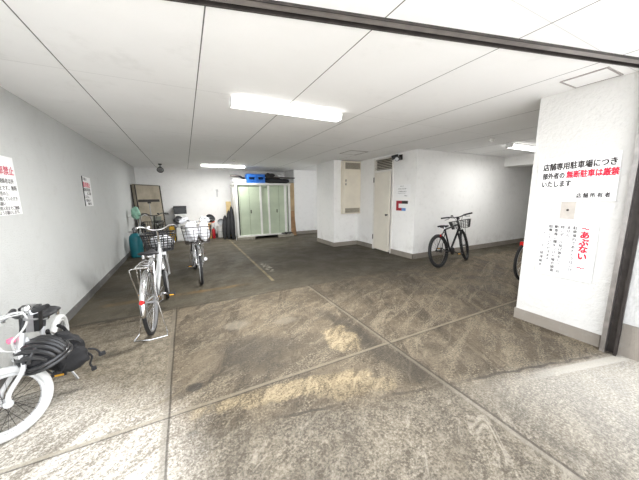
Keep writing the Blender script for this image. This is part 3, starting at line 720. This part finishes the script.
    if front_lamp:
        lp = F+Vector((.02, .085, .10)) if style == 'city' else T+Vector((.05, 0, -.03))
        lo = MB(SX).cyl(lp, lp+Vector((.07, 0, 0)), .022, .032).build('headlight', M['plastic'], root)
        MB(SX).cyl(lp+Vector((.07, 0, 0)), lp+Vector((.076, 0, 0)), .030, .026).build('lens', M['lens'], lo)
    if basket:
        w0, w1, d0, d1, h, zb = basket
        c = Vector((HT.x+.05+d1/2, 0, zb)); wire_basket(root, SX, c, w0, w1, d0, d1, h, M[basket_m], bw, *bn)
        st = MB(SX)
        for s_ in (-1, 1): st.tube([c+Vector((0, s_*.08, 0)), F+Vector((.0, s_*.062, 0))], .004, 6)
        st.tube([c+Vector((-d0/2, 0, .06)), HT], .008, 6); st.build('basket_stay', M['chrome'] if basket_m != 'black_paint' else M['black_paint'], root)
    return root, dict(T=T, HT=HT, HB=HB, SX=SX, SS=SS, A=A, F=F, BB=BB, ax=ax)

def to_world(root, p):
    return Matrix.LocRotScale(root.location, root.rotation_euler, None) @ Vector(p)

# A: silver city bike seen from behind
hA = math.atan2(1.11, .08)
A_, iA = bicycle('silver city bicycle seen from behind, with rack and wire floor stand', (-.42, 3.22, 0), hA, steer=.12, basket=(.30, .40, .24, .30, .24, .72), basket_m='plastic', bw=.0065, bn=(7, 7), barw=.22, guard='chrome')
# B: facing the camera
hB = math.atan2(-1.11, .06)
B_, iB = bicycle('city bicycle facing forward with white bags heaped in its front basket', (.085, 5.845, 0), hB, steer=-.05, basket=(.36, .44, .26, .34, .27, .72), basket_m='bronze', bw=.004, bn=(4, 5), guard='chrome', frame_m='bronze', bar=1.04, fork_m='chrome')
# C: behind A
C_, iC = bicycle('dark bicycle with black basket parked between the silver bicycle and the back wall', (-.66, 8.25, 0), math.atan2(-1.0, -.04), frame_m='black_paint', basket=(.34, .42, .26, .32, .25, .66), basket_m='black_paint', guard='plastic', barm='black_paint', R=.32, wb=1.05)
# D: small silver bicycle by left wall
D_, iD = bicycle('small silver folding bicycle against the left wall behind the teal canister', (-1.10, 8.98, 0), math.atan2(-1.0, -.03), style='mini', frame_m='silver', R=.205, wb=.82, seat=.74, bar=.98, barw=.17, guard='silver', rack=False, stand='none', front_lamp=False)
# black mountain bike
hE = math.atan2(.15, 1.05)
E_, iE = bicycle('black mountain bicycle with small wire basket beside the white alcove wall', (4.50, 3.51, 0), hE, lean=math.radians(-8), style='mtb', frame_m='black_paint', R=.34, wb=1.05, tr=.029, rim_m='black_paint', steer=.30, basket=(.32, .40, .22, .29, .17, .73), bw=.004, basket_m='black_paint', guard='plastic', barm='black_paint', rack=False, stand='side', guards=False, seat=.84, bar=.98, barw=.31, spoke_m=M['bronze'])
rf = MB().box((.055, -.035, .625), (.08, .035, .67)); rf.build('tail_light', M['red_lens'], E_)
MB().tube([(.08, 0, .65), (.27, 0, .70)], .008, 6).build('tail_light_bracket', M['black_paint'], E_)
# bike half hidden behind the pillar
G_, iG = bicycle('black bicycle with red tail light mostly hidden behind the pillar', (5.02, 2.27, 0), math.atan2(.02, 1.1), style='mtb', frame_m='black_paint', R=.345, wb=1.08, tr=.022, rim_m='alloy', guard='plastic', barm='black_paint', rack=False, guards=False, stand='side')
MB().tube([(-.15, 0, .70), (.16, 0, .80)], .008, 6).build('tail_light_bracket', M['black_paint'], G_)
MB().box((-.185, -.025, .62), (-.16, .025, .69)).build('tail_light', M['red_lens'], G_)
# mini bicycle, white, front left
hM = math.atan2(-.9, .06)
W_, iW = bicycle('white small-wheeled bicycle with white tyres at the near end of left wall', (-1.12, 2.99, 0), hM, lean=math.radians(-5), style='mini', frame_m='silver', fork_m='white_paint', tyre_m='white_rubber', rim_m='white_paint', R=.218, wb=.86, steer=math.radians(-56), crank=143, seat=.60, bar=.69, barm='black_paint', barw=.26, tr=.024, guards=False, rack=False, stand='side', front_lamp=False, spoke_m=M['bronze'])
#@@MORE@@
# helmet, bag on the white bicycle
hx, hy, hz = -.925, 2.315, .36
t = thing('bicycle_helmet', 'black vented bicycle helmet hanging on the side of the white bicycle', 'helmet', (hx, hy, hz), (0, 0, math.radians(-22)))
HXF = Matrix.Rotation(math.radians(18), 4, 'X') @ Matrix.Rotation(math.radians(-14), 4, 'Y')
def hfn(d):
    return 1.0 if d.z > -.2 else .96
hm = MB(HXF)
def dome(u, v, k=1., z0=-.18):
    a = 2*PI*u; th = (PI/2+.25)*v; d = Vector((math.sin(th)*math.cos(a), math.sin(th)*math.sin(a), math.cos(th)))
    return Vector((d.x*.142*k, d.y*.108*k, d.z*.108*k+.06))
hm.grid(lambda u, v: dome(u, v, .90), 36, 10); hm.build('liner', M['nylon'], t)
sh_ = MB(HXF)
for i in range(-3, 4):
    off = i/3.6; pts = []
    for j in range(17):
        a = PI*(j/16)*1.12-.19; yy = off*.112*(1-.25*abs(math.cos(a))); k = math.sqrt(max(.05, 1-off*off*.9))
        pts.append(Vector((math.cos(a)*.150*k*1.0, yy, math.sin(a)*.115*k+.055)))
    sh_.tube(pts, [.012+.006*math.sin(PI*j/16) for j in range(17)], 8)
for zc, k in ((.02, 1.0), (.045, .99)):
    sh_.tube([Vector((math.cos(2*PI*j/40)*.150*k, math.sin(2*PI*j/40)*.112*k, zc)) for j in range(40)], .014, 8, True)
for j0 in (.35, .5, .68):
    a = PI*j0; sh_.tube([Vector((math.cos(a)*.150*math.cos(b), math.sin(b)*.112, math.sin(a)*.115*math.cos(b)+.055)) for b in [(-1.2+2.4*q/12) for q in range(13)]], .011, 8)
sh_.build('shell', M['helmet'], t)
stp = MB(HXF)
for s_ in (-1, 1): stp.tube(spline([(.06, s_*.09, .02), (.03, s_*.06, -.08), (0, 0, -.13)], 5), .005, 6); stp.tube(spline([(-.07, s_*.09, .02), (-.03, s_*.06, -.08), (0, 0, -.13)], 5), .005, 6)
stp.build('chin_strap', M['nylon'], t)
t = thing('backpack', 'black nylon backpack with dangling straps hung behind the helmet on white bicycle', 'bag', (-.86, 2.50, .175), (0, 0, math.radians(30)))
def bfn(d):
    return (abs(d.x)**3+abs(d.y)**3+abs(d.z)**3)**(-1/3)*(1-.30*max(0, d.z)-.05*d.z)*(1+.05*math.sin(9*d.x+5*d.z)+.05*math.sin(11*d.z+7*d.y)+.03*math.sin(23*d.x-9*d.z))
BX = Matrix.Rotation(math.radians(-20), 4, 'Y')
MB(BX).blob((.01, 0, .19), (.112, .085, .17), bfn, 36, 24).build('body', M['nylon'], t)
MB(BX).blob((.02, -.08, .13), (.085, .045, .10), bfn, 28, 16).build('pocket', M['nylon'], t)
MB(BX).tube([(.105*math.cos(q), -.088+.02*math.cos(2*q), .16+.12*math.sin(q)) for q in [PI*(.05+.9*k/14) for k in range(15)]], .006, 6).build('zip', M['plastic'], t)
s1 = MB()
s1.tube(spline([(-.10, .05, .33), (-.09, .10, .28), (-.05, .10, .14), (-.02, .07, .06)], 6), .012, 6).tube(spline([(-.04, .06, .34), (.0, .11, .28), (.04, .11, .14), (.05, .07, .06)], 6), .012, 6)
s1.build('shoulder_strap', M['nylon'], t)
s2 = MB(); s2.tube(spline([(.07, -.05, .10), (.09, -.07, .06), (.075, -.06, .0), (.09, -.07, -.04)], 6), .007, 6).tube(spline([(.08, -.04, .12), (.12, -.05, .10), (.145, -.06, .06)], 6), .007, 6).box((.135, -.075, .035), (.175, -.05, .06)).box((.075, -.08, -.055), (.105, -.06, -.03))
s2.build('loose_strap', M['nylon'], t)
# folded lock, lamp and white cable loops on the white bicycle
T_, HT_ = iW['T'], iW['HT']; SXW = iW['SX']
MB(SXW).lathe([(.001, -.018), (.018, -.015), (.022, 0), (.016, .016), (.001, .018)], HT_+Vector((.055, .0, -.02)), 14).build('bell_lamp', M['pink'], W_)
lk = MB().box((.50, .02, .54), (.57, .05, .72)).box((.50, -.05, .54), (.57, -.02, .72)); lo_ = lk.build('folding_lock', M['black_paint'], W_, bevel=.004)
MB().box((.505, -.02, .54), (.565, .02, .725)).build('lock_plate', M['alloy'], lo_)
MB().tube(spline([(.68, -.14, .70), (.76, -.06, .735), (.797, .019, .768), (.80, .053, .757), (.80, .064, .709), (.798, .04, .648), (.79, -.008, .584), (.74, -.02, .50)], 7), .006, 8).build('cable_loop', M['white_rubber'], W_)

# goods in bicycle B's basket
def heap(name, label, c, r, seed, m, par=None, cat='bag', grp=None, pk=.35):
    rnd = random.Random(seed); ph = [rnd.uniform(0, 6) for _ in range(6)]
    def fn(d): return 1+.08*math.sin(5*d.x+ph[0]+3*d.z)+.07*math.sin(7*d.y+ph[1])+pk*max(0, d.z)**4
    o = MB().blob(c, r, fn, 32, 20).build(name, m); return tag(o, label, cat, grp)
bc = to_world(B_, (1.10, 0, .86))
heap('carrier_bag', 'white carrier bag peaking at the left of the forward-facing basket', (bc.x-.092, bc.y, bc.z), (.10, .11, .125), 3, M['white_bag'], grp='white bags in the basket', pk=.75)
heap('carrier_bag', 'white carrier bag standing taller at the right of the forward-facing basket', (bc.x+.10, bc.y+.01, bc.z+.0), (.085, .10, .125), 5, M['white_bag'], grp='white bags in the basket', pk=.95)
ac = to_world(A_, (1.085, 0, .83))
heap('carrier_bag', 'white carrier bag filling the basket of the silver bicycle seen from behind', (ac.x, ac.y, ac.z), (.145, .105, .095), 9, M['white_bag'], pk=.05)
# bar covers on bicycle B
for s_ in (-1, 1):
    def mf(d): return 1+.10*math.sin(6*d.y+2*d.z)
    p = iB['SX'] @ (iB['T']+Vector((-.09, s_*.25, .035)))
    MB(Matrix.Translation(p) @ Matrix.Rotation(s_*.55, 4, 'Z')).blob((0, 0, 0), (.11, .06, .07), mf, 20, 12).build('bar_mitt', M['nylon'], B_)
    q = iB['SX'] @ (iB['T']+Vector((.0, s_*.17, .035)))
    MB(Matrix.Translation(q) @ Matrix.Rotation(s_*-.5, 4, 'X')).blob((0, 0, 0), (.055, .085, .045), mf, 18, 10).build('bar_mitt_lining', M['white_bag'], B_)

# mint bag over the folding bicycle's bar
dp = to_world(D_, iD['T'])
heap('plastic_bag', 'mint green plastic bag draped over the bars of the folding bicycle', (dp.x-.07, dp.y-.06, dp.z+.06), (.10, .11, .14), 12, M['mint_bag'], pk=.45)
# teal canister
t = thing('canister', 'rounded teal plastic canister standing by the left wall', 'canister', (-1.165, 7.80, 0))
MB().lathe([(.105, 0), (.135, .02), (.14, .10), (.14, .44), (.125, .53), (.085, .585), (.05, .60)], n=28).build('body', M['teal'], t)
MB().lathe([(.042, .60), (.042, .64), (.036, .65), (.001, .652)], n=20).build('cap', M['plastic'], t)
# mattress leaning in the corner
t = thing('mattress', 'beige mattress with dark edging standing on end across the back left corner', 'mattress', (-.96, 9.64, 0), (math.radians(-3), 0, math.radians(54)))
mx = MB().box((-.46, -.055, .0), (.52, .055, 1.86)); mx.build('padding', M['beige_fabric'], t, bevel=.03)
ed = MB()
ed.tube([(-.45, -.06, .02), (-.45, -.06, 1.84), (.51, -.06, 1.84), (.51, -.06, .02)], .016, 8, True).tube([(-.45, .06, .02), (-.45, .06, 1.84), (.51, .06, 1.84), (.51, .06, .02)], .016, 8, True)
ed.box((.52, -.05, .02), (.535, .05, 1.83)); ed.build('edging', M['dark_trim'], t)
# squeegee broom
t = thing('floor_squeegee', 'black floor squeegee with thin handle standing head up before the mattress', 'squeegee', (-.90, 9.12, 0), (math.radians(-4), 0, math.radians(20)))
MB().cyl((0, 0, 0), (0, 0, 1.34), .013, n=10).build('handle', M['grey_plastic'], t)
MB().box((-.27, -.02, 1.345), (.27, .02, 1.385)).box((-.27, -.006, 1.385), (.27, .006, 1.415)).box((-.04, -.025, 1.30), (.04, .025, 1.35)).build('head', M['dark_trim'], t, bevel=.004)
# olive board by the folding bicycle
tag(MB(Matrix.Translation((-.77, 9.02, 0)) @ Matrix.Rotation(math.radians(-4), 4, 'X')).box((-.11, -.02, 0), (.11, .02, .92)).build('board', mat('olive_grey_board', (.22, .235, .20), .6), bevel=.004), 'narrow olive grey board standing behind the dark bicycle', 'board')
# white storage cabinet and black box
t = thing('storage_cabinet', 'white storage cabinet against the back wall behind the white bags', 'cabinet', (-.17, 10.16, 0))
MB().box((-.17, -.2, .0), (.17, .22, .92)).build('body', M['off_white'], t, bevel=.008)
for i in range(3): 
    d_ = MB().box((-.155, -.215, .04+i*.29), (.155, -.2, .31+i*.29)).build('drawer', M['off_white'], t, bevel=.006)
    MB().box((-.05, -.224, .22+i*.29), (.05, -.215, .245+i*.29)).build('drawer_pull', M['light_grey'], d_)
t = thing('black_box', 'black box with flat lid on top of the white storage cabinet', 'box', (-.165, 10.15, .921))
MB().box((-.19, -.2, 0), (.19, .2, .25)).build('body', M['dark_glass'], t, bevel=.008)
MB().box((-.195, -.205, .215), (.195, .205, .255)).build('lid', M['plastic'], t, bevel=.006)
# small things along the back wall
t = thing('jerry_can', 'yellow jerry can with dark cap at the back wall left of white cabinet', 'jerry can', (-.46, 10.18, 0))
MB().prism([(-.085, -.15, 0), (-.085, .15, 0), (-.085, .15, .40), (-.085, .05, .50), (-.085, -.15, .50)], (.17, 0, 0)).build('body', M['yellow'], t, bevel=.02)
MB().cyl((0, .10, .43), (0, .13, .50), .025).build('cap', M['plastic'], t)
MB().tube([(0, -.12, .50), (0, -.10, .54), (0, .02, .54), (0, .04, .50)], .012, 8).build('handle', M['yellow'], t)
t = thing('plastic_bin', 'orange-yellow plastic bin at the back wall right of the white bags', 'bin', (.645, 10.22, 0))
MB().prism([(-.11, -.12, 0), (.11, -.12, 0), (.11, .12, 0), (-.11, .12, 0)], (0, 0, .50)).build('body', M['orange'], t, bevel=.015)
MB().box((-.12, -.13, .495), (.12, .13, .53)).build('lid', M['orange'], t, bevel=.008)
t = thing('fire_extinguisher', 'short dark red fire extinguisher at the back wall beside the orange-yellow bin', 'fire extinguisher', (.835, 10.08, 0))
MB().lathe([(.05, 0), (.055, .01), (.055, .29), (.04, .335), (.018, .35)], n=20).build('cylinder', M['red'], t)
MB().cyl((0, 0, .35), (0, 0, .385), .016).box((-.012, -.08, .375), (.012, .02, .39)).box((-.012, -.08, .405), (.012, .03, .418)).build('valve', M['bronze'], t)
MB().tube(spline([(.0, .02, .37), (.06, .02, .34), (.065, 0, .2), (.058, 0, .08)], 5), .008, 6).build('hose', M['rubber'], t)
t = thing('spray_bottle', 'tall pale bottle with orange-red cap standing behind the red extinguisher', 'bottle', (.845, 10.31, 0))
MB().lathe([(.07, 0), (.075, .02), (.075, .46), (.06, .52), (.03, .55)], n=20).build('body', M['light_grey'], t)
MB().lathe([(.05, .55), (.075, .56), (.075, .66), (.05, .69), (.001, .695)], n=20).build('cap', M['redcap'], t)
t = thing('plastic_tub', 'white plastic tub at the back wall holding a dark grey bowl', 'tub', (1.09, 10.22, 0))
MB().lathe([(.10, 0), (.11, .01), (.135, .40), (.145, .405), (.145, .42), (.125, .42), (.10, .03)], n=28).build('body', M['off_white'], t)
MB().tube(spline([(-.135, 0, .38), (-.15, -.08, .26), (0, -.16, .22), (.15, -.08, .26), (.135, 0, .38)], 5), .005, 6).build('handle', M['grey_plastic'], t)
tag(MB(Matrix.Translation((1.11, 10.17, .54)) @ Matrix.Rotation(math.radians(70), 4, 'X')).lathe([(.05, 0), (.10, .02), (.12, .08), (.125, .08), (.105, .012), (.05, -.008)], n=24).build('bowl', M['grey_plastic']), 'dark grey bowl tipped on its side on the white tub', 'bowl')
tag(MB().box((1.055, 10.425, 1.47), (1.10, 10.44, 1.72)).tube(spline([(1.06, 10.42, 1.70), (1.04, 10.40, 1.72), (1.10, 10.40, 1.74), (1.115, 10.42, 1.66)], 5), .010, 6).build('wall_hook', M['light_grey'], bevel=.003), 'small grey hook fitting alone on the back wall left of the shed', 'hook')

# ------------------------------------------------------------------ shed
t = thing('storage_shed', 'pale green steel storage shed with sliding doors and white frame on blocks', 'shed', (1.50, 9.10, .10))
W_S, D_S, H_S = 1.93, .95, 1.80
MB().box((.02, .03, 0), (.05, D_S, H_S)).box((W_S-.05, .03, 0), (W_S-.02, D_S, H_S)).box((.05, D_S-.03, 0), (W_S-.05, D_S, H_S)).build('side_panels', M['shed_white'], t)
MB().box((0, 0, 0), (.075, .06, H_S)).build('post', M['shed_white'], t, bevel=.006)
MB().box((W_S-.075, 0, 0), (W_S, .06, H_S)).build('post', M['shed_white'], t, bevel=.006)
MB().box((-.01, -.01, H_S-.05), (W_S+.01, D_S+.01, H_S+.02)).build('roof', M['shed_white'], t, bevel=.006)
MB().box((.075, -.012, 0), (W_S-.075, .07, .055)).build('threshold', M['shed_white'], t, bevel=.005)
def sdoor(x0, x1, y, grooves, strips):
    d_ = MB().box((x0, y, .055), (x1, y+.02, H_S-.05)).build('door', M['shed_green'], t)
    g = MB()
    for x in grooves: g.box((x-.004, y-.002, .07), (x+.004, y+.001, H_S-.06))
    if grooves: g.build('groove', mat('dark_green_groove', (.12, .16, .10), .6), d_)
    for a, b in strips: MB().box((a, y-.014, .055), (b, y, H_S-.05)).build('door_stile', M['shed_white'], d_, bevel=.004)
    return d_
sdoor(.115, .90, .028, (.15, .46), ((.815, .885),))
d2 = sdoor(.86, 1.20, .056, (), ())
sdoor(1.09, 1.83, .028, (1.50,), ((1.10, 1.165), (1.70, 1.785)))
MB().box((.075, .08, .055), (W_S-.075, .10, H_S-.05)).build('inner_shadow_panel', M['void'], t)
for x in (.50, 1.42): MB().box((x-.015, .012, .80), (x+.015, .028, .92)).build('handle', M['bronze'], t, bevel=.003)
# blocks
for i, (x0, x1, y0, lab) in enumerate(((1.50, 2.08, 9.04, 'left concrete block under the green shed'), (2.92, 3.50, 9.04, 'right concrete block under the green shed, with dark cloth on it'), (2.15, 2.75, 9.75, 'concrete block far under the green shed'))):
    if i == 2: continue
    o = MB().box((x0, y0, 0), (x1, y0+.19, .10)).build('concrete_block', M['block'], bevel=.008); tag(o, lab, 'block', 'blocks under the shed')
    o2 = None
tag(MB().box((1.55, 9.80, 0), (3.4, 9.99, .10)).build('concrete_block', M['block'], bevel=.008), 'long concrete block under the back of the green shed', 'block', 'blocks under the shed')
def cf(u, v):
    return Vector((3.02+.44*u, 9.03+.06*v, .105+.05*math.sin(PI*v)*(1-.5*u)+.02*math.sin(7*u)*math.sin(PI*v)))
tag(MB().blob((3.24, 9.045, .143), (.22, .032, .035), lambda d: 1+.18*math.sin(9*d.x+4*d.z), 24, 12).build('cloth', M['dark_trim']), 'dark crumpled cloth lying on the block under the right end of the shed', 'cloth')
# crates on the shed
zt = 1.921
for x, lab in ((1.93, 'left of two blue plastic crates on the shed roof'), (2.235, 'right of two blue plastic crates on the shed roof')):
    t = thing('plastic_crate', lab, 'crate', (x, 9.12, zt), group='blue crates on the shed')
    b = MB().box((0, 0, 0), (.295, .38, .015))
    for y in (0, .368): b.box((0, y, .015), (.295, y+.012, .11)).box((0, y, .20), (.295, y+.012, .30)).box((0, y, .11), (.06, y+.012, .20)).box((.235, y, .11), (.295, y+.012, .20))
    for xx in (0, .283): b.box((xx, .012, .015), (xx+.012, .368, .30))
    b.build('body', M['blue'], t)
    r_ = MB()
    for zz in (.05, .105, .20, .285): r_.box((-.006, -.008, zz), (.301, .388, zz+.014))
    for k in range(4): r_.box((.02+k*.08, -.006, .02), (.032+k*.08, .0, .11))
    r_.build('rib', M['blue'], t)
    MB().box((.02, .02, .015), (.275, .36, .06)).build('crate_insert', M['void'], t)
tag(MB().tube(spline([(1.40, 9.20, 2.15), (1.70, 9.25, 2.14), (1.9, 9.56, 2.10), (2.4, 9.62, 2.10), (3.2, 9.58, 2.12)], 5), .035, 10).build('pipe', M['bronze']), 'long dark pipe lying behind the blue crates on the shed roof', 'pipe')
tag(MB().tube([(2.56, 9.12, 2.12), (3.62, 9.12, 2.11)], .022, 10).build('pole', M['bronze']), 'thin dark pole over the black bundle on the shed roof, jutting right', 'pole')
tag(MB().blob((3.02, 9.32, 2.012), (.46, .15, .085), lambda d: (abs(d.x)**4+abs(d.y)**3+abs(d.z)**3)**(-.28)*(1+.05*math.sin(13*d.x)), 32, 14).build('tent_bag', M['nylon']), 'long black bundle on the shed roof right of the blue crates', 'bundle')
tag(MB().blob((3.17, 9.40, 2.20), (.14, .10, .075), lambda d: 1+.12*math.sin(6*d.x+3*d.z), 22, 12).build('cloth_bundle', M['light_grey']), 'pale grey cloth bundle on top of the black bundle on the shed', 'bundle')
tag(MB().blob((2.78, 9.45, 2.20), (.20, .12, .09), lambda d: 1+.14*math.sin(7*d.x+4*d.z), 24, 12).build('cloth_bundle', M['dark_trim']), 'dark crumpled bundle on the black bundle beside the blue crates', 'bundle')
tag(MB().cyl((1.46, 9.22, 1.99), (1.90, 9.22, 1.99), .065, n=16).cyl((1.44, 9.22, 1.99), (1.46, 9.22, 1.99), .03, n=12).build('rolled_sheet', mat('grey_vinyl_sheet', (.30, .30, .29), .6)), 'pale rolled sheet on the shed roof left of the blue crates', 'roll')
tag(MB().cyl((1.52, 9.40, 1.97), (1.9, 9.40, 1.97), .045, n=16).build('rolled_sheet', M['dark_trim']), 'dark rolled sheet behind the pale roll on the shed roof', 'roll')
# boards right of the shed
tag(MB(Matrix.Translation((3.60, 9.36, 0)) @ Matrix.Rotation(math.radians(-.8), 4, 'X')).box((-.09, -.015, 0), (.09, .015, 1.95)).build('board', M['wood'], bevel=.003), 'tall tan board standing against the wall right of the shed', 'board')
tag(MB().prism([(3.50, 9.26, 0), (3.71, 9.26, 0), (3.64, 9.30, .92), (3.50, 9.30, .92)], (0, .02, 0)).build('board', M['wood2'], bevel=.003), 'short tapering brown board in front of the tall tan board', 'board')
# things left of the shed
tag(MB(Matrix.Translation((1.44, 10.26, 0)) @ Matrix.Rotation(math.radians(-3), 4, 'X')).box((-.09, -.012, 0), (.09, .012, 1.30)).build('board', M['pine'], bevel=.003), 'pale yellow plank behind the black umbrellas left of the shed', 'board')
rnd = random.Random(4)
for i, (x0, y0, x1, y1, z1, lab) in enumerate(((1.14, 9.62, 1.24, 9.95, .80, 'black folded umbrella leaning furthest left beside the shed'), (1.27, 9.52, 1.36, 9.86, .97, 'black folded umbrella leaning in the middle beside the shed'), (1.40, 9.40, 1.44, 9.74, 1.12, 'black folded umbrella leaning against the left end of the shed'))):
    t = thing('umbrella', lab, 'umbrella', (x0, y0, 0), group='umbrellas leaning by the shed')
    e = Vector((x1-x0, y1-y0, z1)); n_ = 10
    pts = [e*(k/n_) for k in range(n_+1)]
    rs = [.03, .055, .07, .078, .082, .086, .084, .080, .070, .060, .030]
    MB().tube(pts, rs, 9).build('canopy', M['nylon'], t)
    MB().tube([e*.98, e*1.04], .012, 8).build('handle', M['plastic'], t)
tag(MB().cyl((1.465, 9.16, 0), (1.478, 9.30, 1.75), .011, n=8).build('stick', M['light_grey']), 'thin pale stick leaning on the left corner post of the shed', 'stick')
